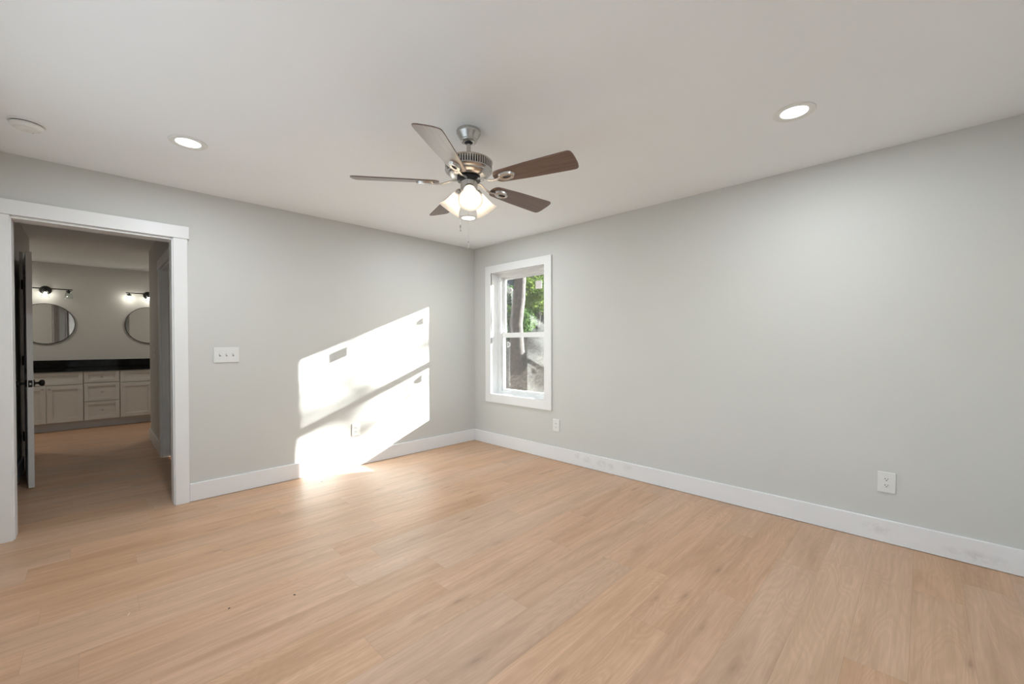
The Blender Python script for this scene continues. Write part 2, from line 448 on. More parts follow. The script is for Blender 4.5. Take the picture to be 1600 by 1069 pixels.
boxes('head_casing', rel([((XL, -.025, 2.053), (-2.912, -.001, 2.147))], O), M['white'], d, .0015)
# hall-side casing
boxes('rear_casing', rel([((DX1+.009, .131, 0), (HR, .145, 2.05))], O), M['white'], d, .0015)

# ------------------------------------------------------------------ window
w1 = thing('window_1', 'tall white single-hung window in the right wall beside the room corner', 'window', (0, (WY0+WY1)/2, 1.36), kind='structure')
O = (0, (WY0+WY1)/2, 1.36)
CW = .099
boxes('window_casing', rel([((-.018, WY0-CW, WZ0-CW-.004), (0, WY0, WZ1+CW-.008)), ((-.018, WY1, WZ0-CW-.004), (0, WY1+CW, WZ1+CW-.008))], O), M['white'], w1, .0015)
boxes('window_casing', rel([((-.018, WY0, WZ1), (0, WY1, WZ1+CW-.008)), ((-.018, WY0, WZ0-CW-.004), (0, WY1, WZ0))], O), M['white'], w1, .0015)
boxes('window_jamb', rel([((-.012, WY0-.018, WZ0-.018), (.115, WY0, WZ1+.018)), ((-.012, WY1, WZ0-.018), (.115, WY1+.018, WZ1+.018)), ((-.012, WY0, WZ1), (.115, WY1, WZ1+.018)), ((-.012, WY0, WZ0-.018), (.115, WY1, WZ0))], O), M['white'], w1, .001)
fy0, fy1, fz0, fz1 = WY0+.034, WY1-.034, WZ0+.02, WZ1-.036
boxes('window_frame', rel([((.105, WY0-.018, WZ0-.018), (.204, fy0, WZ1+.018)), ((.105, fy1, WZ0-.018), (.204, WY1+.018, WZ1+.018)), ((.105, fy0, fz1), (.204, fy1, WZ1+.018)), ((.105, fy0, WZ0-.018), (.204, fy1, fz0)),
    ((.115, fy0, fz0), (.128, fy0+.008, fz1)), ((.115, fy1-.008, fz0), (.128, fy1, fz1))], O), M['vinyl'], w1, .001)
SG = .030   # sash stile
def sash(x0, x1, z0, z1, rb, rtp, pane, pm):
    s = boxes('sash', rel([((x0, fy0, z0), (x1, fy0+SG+.008, z1)), ((x0, fy1-SG, z0), (x1, fy1, z1)), ((x0, fy0+SG, z0), (x1, fy1-SG, z0+rb)), ((x0, fy0+SG, z1-rtp), (x1, fy1-SG, z1))], O), M['vinyl'], w1, .001)
    xm = (x0+x1)/2
    p = boxes('glass_pane', rel([((xm-.002, fy0+SG-.003, z0+rb-.003), (xm+.002, fy1-SG+.003, z1-rtp+.003))], O), pm, s)
    p.visible_shadow = True
    return s
sash(.170, .199, 1.318, fz1, .038, .030, 'u', M['pane'])
sash(.135, .166, fz0, 1.366, .032, .058, 'l', M['pane_dirty'])

# stickers on the glass
st = boxes('window_sticker', [((-.0008, -.046, -.046), (.0008, .046, .046))], M['sticker'], loc=(.1797, -.930, 1.914))
tag(st, 'small square printed label stuck at the top right of the upper window pane', 'label')
def tab(loc, label):
    t = thing('window_tab', label, 'tab', loc, group=None)
    out = []
    hw, hh = .026, .037
    for i in range(17):
        a = -PI/2 + PI*i/16; out.append((hw*2*math.cos(a) - hw, hh*math.sin(a)))
    for nm, sc_, mm, t0, t1 in (('rim', 1.0, M['plastic'], .0, .003),):
        bm = bmesh.new()
        n = len(out); A = []; B = []; C2 = []; D2 = []
        for x, y in out:
            xi, yi = (x+.004)*.62, y*.62
            A.append(bm.verts.new((0, -x, y))); B.append(bm.verts.new((0, -xi, yi)))
            C2.append(bm.verts.new((-.004, -x, y))); D2.append(bm.verts.new((-.004, -xi, yi)))
        for i in range(n):
            j = (i+1) % n
            bm.faces.new((A[i], A[j], B[j], B[i])); bm.faces.new((C2[i], C2[j], D2[j], D2[i]))
            bm.faces.new((A[i], A[j], C2[j], C2[i])); bm.faces.new((B[i], B[j], D2[j], D2[i]))
        obj('rim', bm, mm, t)
    bm = bmesh.new()
    a = [bm.verts.new((-.0005, -(x+.004)*.63, y*.63)) for x, y in out]; b = [bm.verts.new((-.002, -(x+.004)*.63, y*.63)) for x, y in out]
    bm.faces.new(a); bm.faces.new(b[::-1])
    for i in range(len(a)): bm.faces.new((a[i], a[(i+1) % len(a)], b[(i+1) % len(a)], b[i]))
    obj('tab_centre', bm, M['tab'], t)
    return t
tab((.1812, -.480, 1.888), 'white half-oval tab stuck to the upper window pane near its left edge')
tab((.1473, -.474, 1.222), 'white half-oval tab stuck to the lower window pane below the meeting rail')

# ------------------------------------------------------------------ invented window beside the camera, added to let in fill light
O = (XL, (SY0+SY1)/2, (SZ0+SZ1)/2)
w2 = thing('added_window', 'wide white window added out of view in the side wall for fill light', 'window', O, kind='structure')
c_ = .09
boxes('window_casing', rel([((XL, SY0-c_, SZ0-c_), (XL+.018, SY0, SZ1+c_)), ((XL, SY1, SZ0-c_), (XL+.018, SY1+c_, SZ1+c_)), ((XL, SY0, SZ1), (XL+.018, SY1, SZ1+c_)), ((XL, SY0, SZ0-c_), (XL+.018, SY1, SZ0))], O), M['white'], w2, .0015)
xa, xb = XL-.11, XL-.06
ms = [(SY0+SY1)/2-.42, (SY0+SY1)/2+.42]
boxes('window_frame', rel([((xa, SY0, SZ0), (xb, SY0+.04, SZ1)), ((xa, SY1-.04, SZ0), (xb, SY1, SZ1)), ((xa, SY0+.04, SZ1-.04), (xb, SY1-.04, SZ1)), ((xa, SY0+.04, SZ0), (xb, SY1-.04, SZ0+.04))]
    + [((xa, y-.02, SZ0+.04), (xb, y+.02, SZ1-.04)) for y in ms], O), M['vinyl'], w2, .001)

# ------------------------------------------------------------------ ceiling fan
FX, FY = -1.948, -2.258
fan = thing('ceiling_fan', 'brushed nickel ceiling fan with five dark wood blades and three frosted glass lights', 'ceiling fan', (FX, FY, H))
def Z(z): return z - H
bm = bmesh.new()
lathe(bm, [(0, 0), (.064, 0), (.068, -.004), (.068, -.016), (.0655, -.021), (.064, -.023), (.047, -.053), (.048, -.055), (.048, -.058), (.044, -.064), (.036, -.068), (.024, -.068), (.022, -.063), (0, -.063)], 48)
canopy = obj('canopy', bm, M['nickel'], fan, True)
bm = bmesh.new(); bmesh.ops.create_uvsphere(bm, u_segments=20, v_segments=10, radius=.0215, matrix=Matrix.Translation((0, 0, -.060))); obj('hanger_ball', bm, M['black'], fan, True)
bm = bmesh.new(); lathe(bm, [(0, -.06), (.0125, -.06), (.0125, Z(2.262)), (0, Z(2.262))], 24)
obj('downrod', bm, M['nickel'], fan, True)
# motor housing, with a dark core behind the vent ribs
bm = bmesh.new()
lathe(bm, [(0, Z(2.27)), (.016, Z(2.275)), (.03, Z(2.268)), (.10, Z(2.268)), (.127, Z(2.266)), (.134, Z(2.262)), (.135, Z(2.258)), (.131, Z(2.255)), (.118, Z(2.255)), (.118, Z(2.250))], 72)
lathe(bm, [(.118, Z(2.225)), (.118, Z(2.217)), (.131, Z(2.217)), (.133, Z(2.212)), (.128, Z(2.205)), (.120, Z(2.200)), (.119, Z(2.196)), (.112, Z(2.188)), (.098, Z(2.180)), (.084, Z(2.176)), (.060, Z(2.174)), (0, Z(2.174))], 72)
motor = obj('motor_housing', bm, M['nickel'], fan, True)
bm = bmesh.new()
nr = 60
for i in range(nr):
    a = 2*PI*i/nr
    g0 = len(bm.verts)
    bm.verts.ensure_lookup_table()
    before = set(bm.verts)
    box(bm, (.118, -.0032, Z(2.217)), (.1315, .0032, Z(2.256)))
    vs = [v for v in bm.verts if v not in before]
    bmesh.ops.rotate(bm, cent=(0, 0, 0), matrix=Matrix.Rotation(a, 3, 'Z'), verts=vs)
obj('vent_ribs', bm, M['nickel'], motor)
bm = bmesh.new(); lathe(bm, [(.117, Z(2.256)), (.117, Z(2.216))], 60); obj('vent_core', bm, M['slot'], motor, True)
bm = bmesh.new(); lathe(bm, [(0, Z(2.1745)), (.062, Z(2.1745)), (.066, Z(2.172)), (.066, Z(2.158)), (.062, Z(2.155)), (0, Z(2.155))], 48)
obj('flywheel', bm, M['black'], fan, True)
bm = bmesh.new(); lathe(bm, [(0, Z(2.155)), (.046, Z(2.155)), (.048, Z(2.153)), (.048, Z(2.108)), (.050, Z(2.106)), (.050, Z(2.100)), (.046, Z(2.092)), (.034, Z(2.080)), (.020, Z(2.074)), (.010, Z(2.066)), (0, Z(2.064))], 48)
obj('switch_housing', bm, M['nickel'], fan, True)

# blade
ZB = 2.146; PIT = math.radians(-14.5)
def blade_outline():
    r0, r1, w0, w1 = .165, .645, .050, .070
    pts = []
    # root, rounded
    for i in range(9):
        a = PI/2 + PI*i/8
        pts.append((r0+.035+.035*math.cos(a)*1.0, w0*math.sin(a)*.92))
    # lower side out to tip
    pts.append((r0+.06, -w0*.98)); pts.append((r0+.2, -.060)); pts.append((r1-.06, -w1))
    # tip: gentle arc with small rounded corners
    for i in range(5):
        a = -PI/2 + (PI/2-.3)*i/4
        pts.append((r1-.032+.02*math.cos(a)*1.0, -w1+.02+.02*math.sin(a)))
    for i in range(1, 8):
        y = -w1+.02 + (2*w1-.04)*i/8
        pts.append((r1-.008-.9*y*y + .0, y))
    for i in range(5):
        a = .3 + (PI/2-.3)*i/4
        pts.append((r1-.032+.02*math.cos(a), w1-.02+.02*math.sin(a)))
    pts.append((r1-.06, w1)); pts.append((r0+.2, .060)); pts.append((r0+.06, w0*.98))
    return pts
bm = bmesh.new(); prism(bm, blade_outline(), -.003, .003, .001)
bmesh.ops.rotate(bm, cent=(0, 0, 0), matrix=Matrix.Rotation(PIT, 3, 'X'), verts=bm.verts)
blade = obj('blade', bm, M['blade'], fan)
blade.location = (0, 0, Z(ZB))
# bracket: arm plus looped medallion screwed under the blade
bm = bmesh.new()
zz = -.012
tube(bm, [(.050, 0, .014), (.085, 0, .010), (.12, .004, -.004), (.155, .003, -.014), (.20, 0, -.012)], [.010, .010, .008, .008, .010], 12, rz=.55)
# medallion ring
ring_o, ring_i = [], []
nseg = 32; cx0 = .243
for i in range(nseg):
    a = 2*PI*i/nseg
    ring_o.append((cx0+.052*math.cos(a), .031*math.sin(a))); ring_i.append((cx0+.006+.026*math.cos(a), .0115*math.sin(a)))
def vt(x, y, z):
    p = Matrix.Rotation(PIT, 3, 'X') @ Vector((x, y, z)); return bm.verts.new(p)
To = [vt(x, y, -.0031) for x, y in ring_o]; Bo = [vt(cx0+(x-cx0)*.9, y*.88, -.014) for x, y in ring_o]
Mi = [vt(x, y, -.0165) for x, y in [(cx0+(x-cx0)*.66, y*.62) for x, y in ring_o]]
Bi = [vt(x, y, -.014) for x, y in ring_i]; Ti = [vt(x, y, -.0031) for x, y in ring_i]
for A_, B_ in ((To, Bo), (Bo, Mi), (Mi, Bi), (Bi, Ti)):
    for i in range(nseg): bm.faces.new((A_[i], A_[(i+1) % nseg], B_[(i+1) % nseg], B_[i]))
brk = obj('blade_bracket', bm, M['nickel'], blade, True)
tag(brk, 'nickel bracket with an oval loop')
R0 = math.radians(70)
blade.rotation_euler = (0, 0, R0)
for k in range(1, 5):
    c = copy_tree(blade, fan); c.rotation_euler = (0, 0, R0 + k*2*PI/5)

# lights under the fan
TILT = math.radians(39)
def shade_mtx(az):
    # local z axis points down-and-out from the neck
    u = Vector((math.cos(az), math.sin(az), 0))
    ax = (u*math.sin(TILT) + Vector((0, 0, -1))*math.cos(TILT)).normalized()
    neck = u*.054 + Vector((0, 0, Z(2.096)))
    q = ax.to_track_quat('Z', 'Y').to_matrix().to_4x4(); q.translation = neck
    return q
AZC = math.atan2(-4.0898-FY, -3.4579-FX) + math.radians(4)
for k in range(3):
    mt = shade_mtx(AZC + k*2*PI/3)
    bm = bmesh.new(); lathe(bm, [(0, -.045), (.010, -.045), (.010, -.020), (.022, -.014), (.028, -.004), (.029, .018), (.027, .020), (0, .020)], 32, mt)
    obj('lamp_socket', bm, M['nickel'], fan, True)
    bm = bmesh.new()
    out = [(.026, .004), (.030, .012), (.034, .028), (.038, .045), (.044, .068), (.052, .090), (.061, .106), (.068, .115)]
    inn = [(r-.0025, z+.0005) for r, z in out][::-1]
    lathe(bm, out + [(.0672, .1165)] + inn, 48, mt)
    sh = obj('lamp_shade', bm, M['frost'], fan, True); tag(sh, 'bell-shaped frosted white glass shade')
    bm = bmesh.new(); lathe(bm, [(0, .020), (.012, .022), (.013, .038), (.020, .052), (.025, .066), (.025, .076), (.018, .090), (.008, .0965), (0, .098)], 24, mt)
    obj('light_bulb', bm, M['bulb'], sh, True)
# pull chains
rtv = Vector((math.cos(YAW), -math.sin(YAW), 0)); fwv = Vector((math.sin(YAW), math.cos(YAW), 0))
for off, zend, z0 in ((rtv*-.049 + fwv*.0, 1.873, 2.12), (rtv*.002 - fwv*.049, 1.766, 2.12)):
    bm = bmesh.new()
    n = int((z0 - zend - .035)/.0056)
    for i in range(n):
        z = z0 - i*.0056
        bmesh.ops.create_icosphere(bm, subdivisions=1, radius=.0013, matrix=Matrix.Translation(off + Vector((0, 0, Z(z)))))
    tube(bm, [off + Vector((0, 0, Z(z0))), off + Vector((0, 0, Z(zend+.03)))], .0006, 6)
    ch = obj('pull_chain', bm, M['chain'], fan, True)
    bm = bmesh.new(); mt = Matrix.Translation(off + Vector((0, 0, Z(zend))))
    lathe(bm, [(0, 0), (.0035, .001), (.0042, .005), (.0042, .030), (.003, .036), (.0012, .040), (0, .040)], 16, mt)
    obj('pull_weight', bm, M['nickel'], ch, True)

# ------------------------------------------------------------------ recessed ceiling lights
def downlight(loc, label, power=10.0*K['down'], group='recessed ceiling lights', col=(.88, .945, 1)):
    t = thing('recessed_light', label, 'ceiling light', loc, group=group)
    bm = bmesh.new(); lathe(bm, [(.0940, 0), (.0940, -.003), (.0915, -.0055), (.074, -.0062), (.066, -.0050), (.0605, -.0015), (.0605, .0)], 56)
    obj('trim_ring', bm, M['plastic'], t, True)
    bm = bmesh.new(); lathe(bm, [(.0612, -.0022), (.04, -.0028), (0, -.003)], 48)
    obj('light_diffuser', bm, M['led'], t, True)
    l = bpy.data.lights.new('downlight_lamp', 'AREA'); l.shape = 'DISK'; l.size = .105; l.energy = power; l.color = col
    lo = bpy.data.objects.new('downlight_lamp', l); COL.objects.link(lo); lo.parent = t; lo.location = (0, 0, -.012)
    return t
L0 = downlight((-3.038, -.966, H), 'round white recessed ceiling light above the doorway side of the room')
for p, lb in (((-.876, -3.606, H), 'round white recessed ceiling light nearest the long bare wall'),
              ((-.905, -.985, H), 'round white recessed ceiling light seen just below the fan lights'),
              ((-3.038, -3.606, H), 'round white recessed ceiling light overhead behind the camera')):
    c = copy_tree(L0); c.location = p; c['label'] = lb

for p, lb in (((-4.62, 4.1, H), 'recessed fill light added out of view over the left end of the bathroom'), ((-2.2, 4.1, H), 'recessed fill light added out of view over the right end of the bathroom')):  # extra lamps put in out of view to brighten the bathroom
    downlight(p, lb, 8.0*K['bath'], 'added bathroom fill lights', (1, .92, .82))

# smoke detector
sd = thing('smoke_detector', 'round white smoke detector on the ceiling above the doorway', 'smoke detector', (-3.690, -.632, H))
bm = bmesh.new(); lathe(bm, [(.072, 0), (.072, -.006), (.070, -.009), (.064, -.010), (.062, -.010)], 48); obj('mounting_plate', bm, M['plastic'], sd, True)
bm = bmesh.new(); lathe(bm, [(.059, -.008), (.059, -.013)], 48); obj('shadow_gap', bm, M['slot'], sd, True)
bm = bmesh.new(); lathe(bm, [(.061, -.013), (.0635, -.014), (.0635, -.022), (.060, -.028), (.050, -.035), (.047, -.0355), (.046, -.034), (.044, -.034), (.043, -.0375), (.030, -.041), (.012, -.042), (.011, -.044), (0, -.0445)], 48)
lathe(bm, [(.061, -.013), (.0, -.0125)], 48)
obj('detector_cover', bm, M['plastic'], sd, True)
bm = bmesh.new(); bmesh.ops.create_uvsphere(bm, u_segments=10, v_segments=6, radius=.004, matrix=Matrix.Translation((.02, .03, -.0395))); obj('indicator_light', bm, M['steel'], sd, True)

# ------------------------------------------------------------------ outlets and switches (local: x right, z up, -y out of the wall)
def outlet_parts(t, w_, h_):
    bm = bmesh.new(); box(bm, (-w_/2, -.007, -h_/2), (w_/2, 0, h_/2), .003, 2); obj('cover_plate', bm, M['plastic'], t)
    for s in (1, -1):
        bm = bmesh.new()
        o = []
        for i in range(28):
            a = 2*PI*i/28; o.append((.0175*math.cos(a), max(-.0125, min(.0125, .0172*math.sin(a)))))
        vs = prism(bm, o, 0, .0025, .0006)
        bmesh.ops.rotate(bm, cent=(0, 0, 0), matrix=Matrix.Rotation(PI/2, 3, 'X'), verts=bm.verts)
        bmesh.ops.translate(bm, vec=(0, -.0068, s*.0193), verts=bm.verts)
        f = obj('socket', bm, M['plastic'], t)
        zc = s*.0193
        bm = bmesh.new()
        box(bm, (-.0082, -.0098, zc-.0005), (-.0052, -.0090, zc+.0075)); box(bm, (.0052, -.0098, zc+.0003), (.0078, -.0090, zc+.0070))
        box(bm, (-.0028, -.0098, zc-.0088), (.0028, -.0090, zc-.0040), .0008)
        obj('socket_slots', bm, M['slot'], f)
    bm = bmesh.new(); bmesh.ops.create_uvsphere(bm, u_segments=12, v_segments=8, radius=.003, matrix=Matrix.Translation((0, -.0065, 0))); obj('screw', bm, M['plastic'], t, True)
RR = (0, 0, -PI/2)   # on the right wall, facing -x
t = thing('power_outlet', 'white duplex power outlet low on the long wall, nearest the camera', 'power outlet', (0, -3.9335, .374), RR, 'duplex wall outlets')
outlet_parts(t, .086, .127)
t2 = copy_tree(t); t2.location = (0, -1.333, .370); t2['label'] = 'white duplex power outlet on the wall just right of and below the window'
t3 = copy_tree(t); t3.location = (-1.574, 0, .367); t3.rotation_euler = (0, 0, 0); t3['label'] = 'white duplex power outlet inside the sunlit patch on the left wall'
def switch_parts(t, n, w_, h_):
    bm = bmesh.new(); box(bm, (-w_/2, -.007, -h_/2), (w_/2, 0, h_/2), .003, 2); obj('cover_plate', bm, M['plastic'], t)
    for i in range(n):
        x = (i-(n-1)/2)*.046
        fr = None
        bm = bmesh.new(); box(bm, (x-.0055, -.0076, -.0125), (x+.0055, -.0066, .0125), .0005); fr = obj('toggle_slot', bm, M['slot_grey'], t)
        bm = bmesh.new(); box(bm, (x-.0042, -.019, -.004), (x+.0042, -.006, .006), .0015)
        bmesh.ops.rotate(bm, cent=(x, -.006, 0), matrix=Matrix.Rotation(math.radians(-28), 3, 'X'), verts=bm.verts)
        obj('toggle', bm, M['plastic'], t)
        for z in (-.030, .030):
            bm = bmesh.new(); bmesh.ops.create_uvsphere(bm, u_segments=12, v_segments=8, radius=.0030, matrix=Matrix.Translation((x, -.0062, z))); obj('screw', bm, M['plastic'], t, True)
t = thing('light_switch', 'white triple toggle light switch plate right of the doorway', 'light switch', (-2.670, 0, 1.148))
switch_parts(t, 3, .176, .125)
t = thing('light_switch', 'small white single light switch on the right wall of the hall', 'light switch', (HR, 2.47, 1.13), RR)
switch_parts(t, 1, .075, .118)

# ------------------------------------------------------------------ hall doors
# casing of the closet doorway in the hall's left wall (its open door lies back over the wall)
d3 = thing('door_3', 'white cased closet doorway in the left wall of the hall, behind the open door', 'doorway', (HL, 2.63, 0), kind='structure')
O = (HL, 2.63, 0)
boxes('side_casing', rel([((HL, 2.20, 0), (HL+.018, 2.225, 2.05)), ((HL, 3.0, 0), (HL+.018, 3.1, 2.05))], O), M['white'], d3, .0015)
boxes('head_casing', rel([((HL, 2.175, 2.045), (HL+.024, 3.1, 2.14))], O), M['white'], d3, .0015)
boxes('door_jamb', rel([((HL-.12, 2.218, 0), (HL, 2.236, 2.05)), ((HL-.12, 3.032, 0), (HL, 3.05, 2.05)), ((HL-.12, 2.236, 2.032), (HL, 3.032, 2.05))], O), M['white'], d3, .0015)

# open closet door: local x from hinge to latch, thickness in y
DW, DH, DT = .852, 2.020, .035
hx, hy = -3.902, 2.186
lx_, ly_ = -3.822, 1.338
ang = math.atan2(ly_-hy, lx_-hx)
d2 = thing('door_2', 'white panelled hall door standing open against the wall, seen edge-on, with black knobs', 'door', (hx, hy, .009), (0, 0, ang), kind='structure')
bm = bmesh.new()
T2 = DT/2
st_, tr_, lr, br_ = .115, .12, .20, .22
zm = .86
pan = [((st_, br_), (DW-st_, zm-lr/2)), ((st_, zm+lr/2), (DW-st_, DH-tr_))]
box(bm, (0, -T2, 0), (st_, T2, DH)); box(bm, (DW-st_, -T2, 0), (DW, T2, DH))
box(bm, (st_, -T2, 0), (DW-st_, T2, br_)); box(bm, (st_, -T2, zm-lr/2), (DW-st_, T2, zm+lr/2)); box(bm, (st_, -T2, DH-tr_), (DW-st_, T2, DH))
obj('door_panel', bm, M['door'], d2)
bm = bmesh.new()
for (x0, z0), (x1, z1) in pan:
    box(bm, (x0, -T2+.010, z0), (x1, T2-.010, z1)); box(bm, (x0+.04, -T2+.004, z0+.04), (x1-.04, T2-.004, z1-.04), .004)
obj('inset_panels', bm, M['door'], d2)
for s in (-1, 1):
    bm = bmesh.new()
    mt = Matrix.Translation((DW-.065, s*T2, .892)) @ Matrix.Rotation(-s*PI/2, 4, 'X')
    lathe(bm, [(0, 0), (.032, 0), (.033, .002), (.032, .007), (.026, .010), (.012, .012), (.0105, .016), (.0105, .030), (.014, .034), (.022, .038), (.0275, .046), (.028, .054), (.025, .062), (.017, .067), (0, .069)], 32, mt)
    obj('door_knob', bm, M['black'], d2, True)
bm = bmesh.new(); box(bm, (DW-.001, -.0125, .862), (DW+.0015, .0125, .922), .001); lp = obj('latch_plate', bm, M['black'], d2)
bm = bmesh.new(); box(bm, (DW+.001, -.006, .883), (DW+.009, .006, .899), .002); obj('latch_bolt', bm, M['steel'], lp)
for zc in (1.822-.009, 1.08-.009, .335-.009):
    bm = bmesh.new()
    tube(bm, [(.0, -T2-.004, zc-.046), (.0, -T2-.004, zc+.046)], .0062, 12)
    box(bm, (-.022, -T2-.0045, zc-.044), (0, -T2-.002, zc+.044)); box(bm, (0, -T2-.001, zc-.044), (.03, -T2+.0005, zc+.044))
    obj('hinge', bm, M['black'], d2)

# door in the hall's right wall, closed
d4 = thing('door_4', 'white cased door in the right wall of the hall', 'door', (HR, 1.365, 0), kind='structure')
O = (HR, 1.365, 0)
boxes('side_casing', rel([((HR-.018, 1.80, 0), (HR, 1.900, 2.05)), ((HR-.018, .83, 0), (HR, .93, 2.05))], O), M['white'], d4, .0015)
boxes('head_casing', rel([((HR-.022, .81, 2.05), (HR, 1.92, 2.145))], O), M['white'], d4, .0015)
boxes('door_jamb', rel([((HR, 1.792, 0), (HR+.12, 1.81, 2.05)), ((HR, .92, 0), (HR+.12, .938, 2.05)), ((HR, .938, 2.032), (HR+.12, 1.792, 2.05))], O), M['white'], d4, .0015)
boxes('door_panel', rel([((HR+.06, .94, .008), (HR+.095, 1.79, 2.03))], O), M['door'], d4, .001)

# ------------------------------------------------------------------ bathroom vanity
VX = [-4.30, -3.5345, -3.1495, -2.385]; VF, VB = 4.602, BY1
CT0, CT1 = .845, .882
def vanity_door(parent, x0, x1, z0, z1, name, kx, kz, rail=.055):
    bm = bmesh.new(); y1 = VF
    y0 = VF-.019
    box(bm, (x0, y0, z0), (x0+rail, y1, z1), .0012); box(bm, (x1-rail, y0, z0), (x1, y1, z1), .0012)
    box(bm, (x0+rail, y0, z0), (x1-rail, y1, z0+rail), .0012); box(bm, (x0+rail, y0, z1-rail), (x1-rail, y1, z1), .0012)
    box(bm, (x0+rail-.002, y0+.010, z0+rail-.002), (x1-rail+.002, y1, z1-rail+.002))
    o = obj(name, bm, M['cab'], parent)
    if kx is not None:
        bm = bmesh.new(); mt = Matrix.Translation((kx, y0, kz)) @ Matrix.Rotation(PI/2, 4, 'X')
        lathe(bm, [(0, 0), (.007, 0), (.006, .010), (.012, .015), (.0155, .020), (.015, .025), (.009, .029), (0, .030)], 24, mt)
        obj('knob', bm, M['steel'], o, True)
    return o
def cab(i, label, kind):
    x0, x1 = VX[i], VX[i+1]
    t = thing('vanity_cabinet', label, 'cabinet', (0, 0, 0), group=None)
    bm = bmesh.new()
    box(bm, (x0+.0005, VF+.001, .12), (x1-.0005, VB-.005, CT0-.001))
    obj('cabinet_body', bm, M['cab'], t)
    bm = bmesh.new(); box(bm, (x0+.0005, VF+.085, 0), (x1-.0005, VF+.10, .12)); obj('toe_kick', bm, M['kick'], t)
    g = .006
    if kind == 'drawers':
        for z0, z1 in ((.130, .392), (.402, .662), (.676, .832)):
            vanity_door(t, x0+g, x1-g, z0, z1, 'drawer', (x0+x1)/2, (z0+z1)/2, .042)
    else:
        vanity_door(t, x0+g, x1-g, .662, .832, 'false_front', None, None, .042)
        xm = (x0+x1)/2 + (.02 if kind == 'left' else 0)
        vanity_door(t, x0+g, xm-.002, .130, .650, 'cabinet_door', xm-.030, .612)
        vanity_door(t, xm+.002, x1-g, .130, .650, 'cabinet_door', xm+.030, .612)
    return t
cab(0, 'light grey sink cabinet with two doors, left of the drawer stack', 'left')
cab(1, 'light grey bathroom cabinet with a stack of three drawers', 'drawers')
cab(2, 'light grey sink cabinet right of the drawer stack, partly hidden by the hall wall', 'right')
ct = thing('vanity_countertop', 'glossy black vanity countertop with a black backsplash', 'countertop', ((VX[0]+VX[3])/2, VB, CT0))
O = ((VX[0]+VX[3])/2, VB, CT0)
boxes('counter_slab', rel([((VX[0]-.02, VF-.035, CT0), (VX[3]+.02, VB, CT1))], O), M['granite'], ct, .003)
boxes('backsplash', rel([((VX[0]-.02, VB-.02, CT1), (VX[3]+.02, VB, .998))], O), M['granite'], ct, .002)

def mirror(x, z, r, label):
    t = thing('round_mirror', label, 'mirror', (x, BY1, z), group='round mirrors above the vanity')
    bm = bmesh.new(); mt = Matrix.Rotation(PI/2, 4, 'X')
    lathe(bm, [(r, 0), (r, .024), (r-.007, .024), (r-.007, .018)], 96, mt); obj('mirror_frame', bm, M['black'], t, True)
    bm = bmesh.new(); lathe(bm, [(r-.006, .0), (r-.006, .019), (0, .019)], 96, mt); obj('mirror_plate', bm, M['mirror'], t, False)
    return t
mirror(-3.915, 1.538, .298, 'round black-framed mirror on the left, half hidden by the open door')
mirror(-2.770, 1.548, .298, 'round black-framed mirror on the right, cut off by the hall wall')

def vanity_light(x, z, label, lit):
    t = thing('vanity_light', label, 'wall light', (x, BY1, z), group='black bar lights above the mirrors')
    mt = Matrix.Rotation(PI/2, 4, 'X')
    bm = bmesh.new(); lathe(bm, [(0, 0), (.062, 0), (.063, .004), (.060, .016), (.052, .022), (.012, .024), (.012, .075), (0, .075)], 40, mt)
    obj('wall_plate', bm, M['black'], t, True)
    bm = bmesh.new(); tube(bm, [(-.275, -.075, .020), (.275, -.075, .020)], .0075, 12); obj('light_bar', bm, M['black'], t, True)
    for i, on in enumerate(lit):
        lx = (i-1)*.235
        bm = bmesh.new(); T = Matrix.Translation((lx, -.075, .020))
        lathe(bm, [(0, 0), (.008, -.002), (.008, -.014), (.026, -.016), (.028, -.020), (.028, -.030), (.019, -.032), (.019, -.052), (.016, -.054), (0, -.054)], 28, T)
        s_ = obj('lamp_holder', bm, M['black'], t, True)
        bm = bmesh.new(); lathe(bm, [(.029, -.030), (.033, -.05), (.046, -.135), (.0445, -.135), (.0315, -.05), (.0275, -.031)], 32, T)
        obj('glass_shade', bm, M['shade_clear'], s_, True)
        if on is not None:
            bm = bmesh.new(); lathe(bm, [(0, -.05), (.010, -.053), (.011, -.060), (.018, -.074), (.021, -.086), (.018, -.097), (.010, -.105), (0, -.108)], 24, T)
            obj('light_bulb', bm, M['vbulb'] if on else M['bulb_off'], s_, True)
    return t
vanity_light(-3.915, 2.030, 'black three-lamp bar light above the left mirror, right lamp without a bulb', (1, 1, None))
vanity_light(-2.778, 2.040, 'black three-lamp bar light above the right mirror', (1, 1, 1))

# ------------------------------------------------------------------ crumbs left on the floor
rnd = random.Random(4)
def bit(x, y, ang, l, w_, m, name, label, cat):
    bm = bmesh.new()
    pts = [(-l/2, -w_*.2), (-l*.2, -w_/2), (l/2, -w_*.1), (l*.3, w_/2), (-l*.3, w_*.4)]
    prism(bm, pts, 0, min(.002, w_*.5), 0)
    o = obj(name, bm, m, loc=(x, y, .0002)); o.rotation_euler = (0, 0, ang); tag(o, label, cat)
    return o
bit(-3.345, -1.502, 1.1, .026, .004, M['splinter'], 'wood_splinter', 'tiny pale wood splinter on the floor in front of the doorway', 'splinter')
bit(-3.012, -1.782, .3, .010, .006, M['crumb'], 'debris_crumb', 'tiny dark crumb on the floor, nearer the doorway than its twin', 'crumb')
bit(-2.761, -1.889, 2.0, .014, .006, M['crumb'], 'debris_crumb', 'tiny dark crumb mid-floor, left of the fan', 'crumb')
bit(-2.01, -.26, .6, .012, .008, M['crumb'], 'debris_crumb', 'tiny dark crumb on the floor below the sunlit patch', 'crumb')
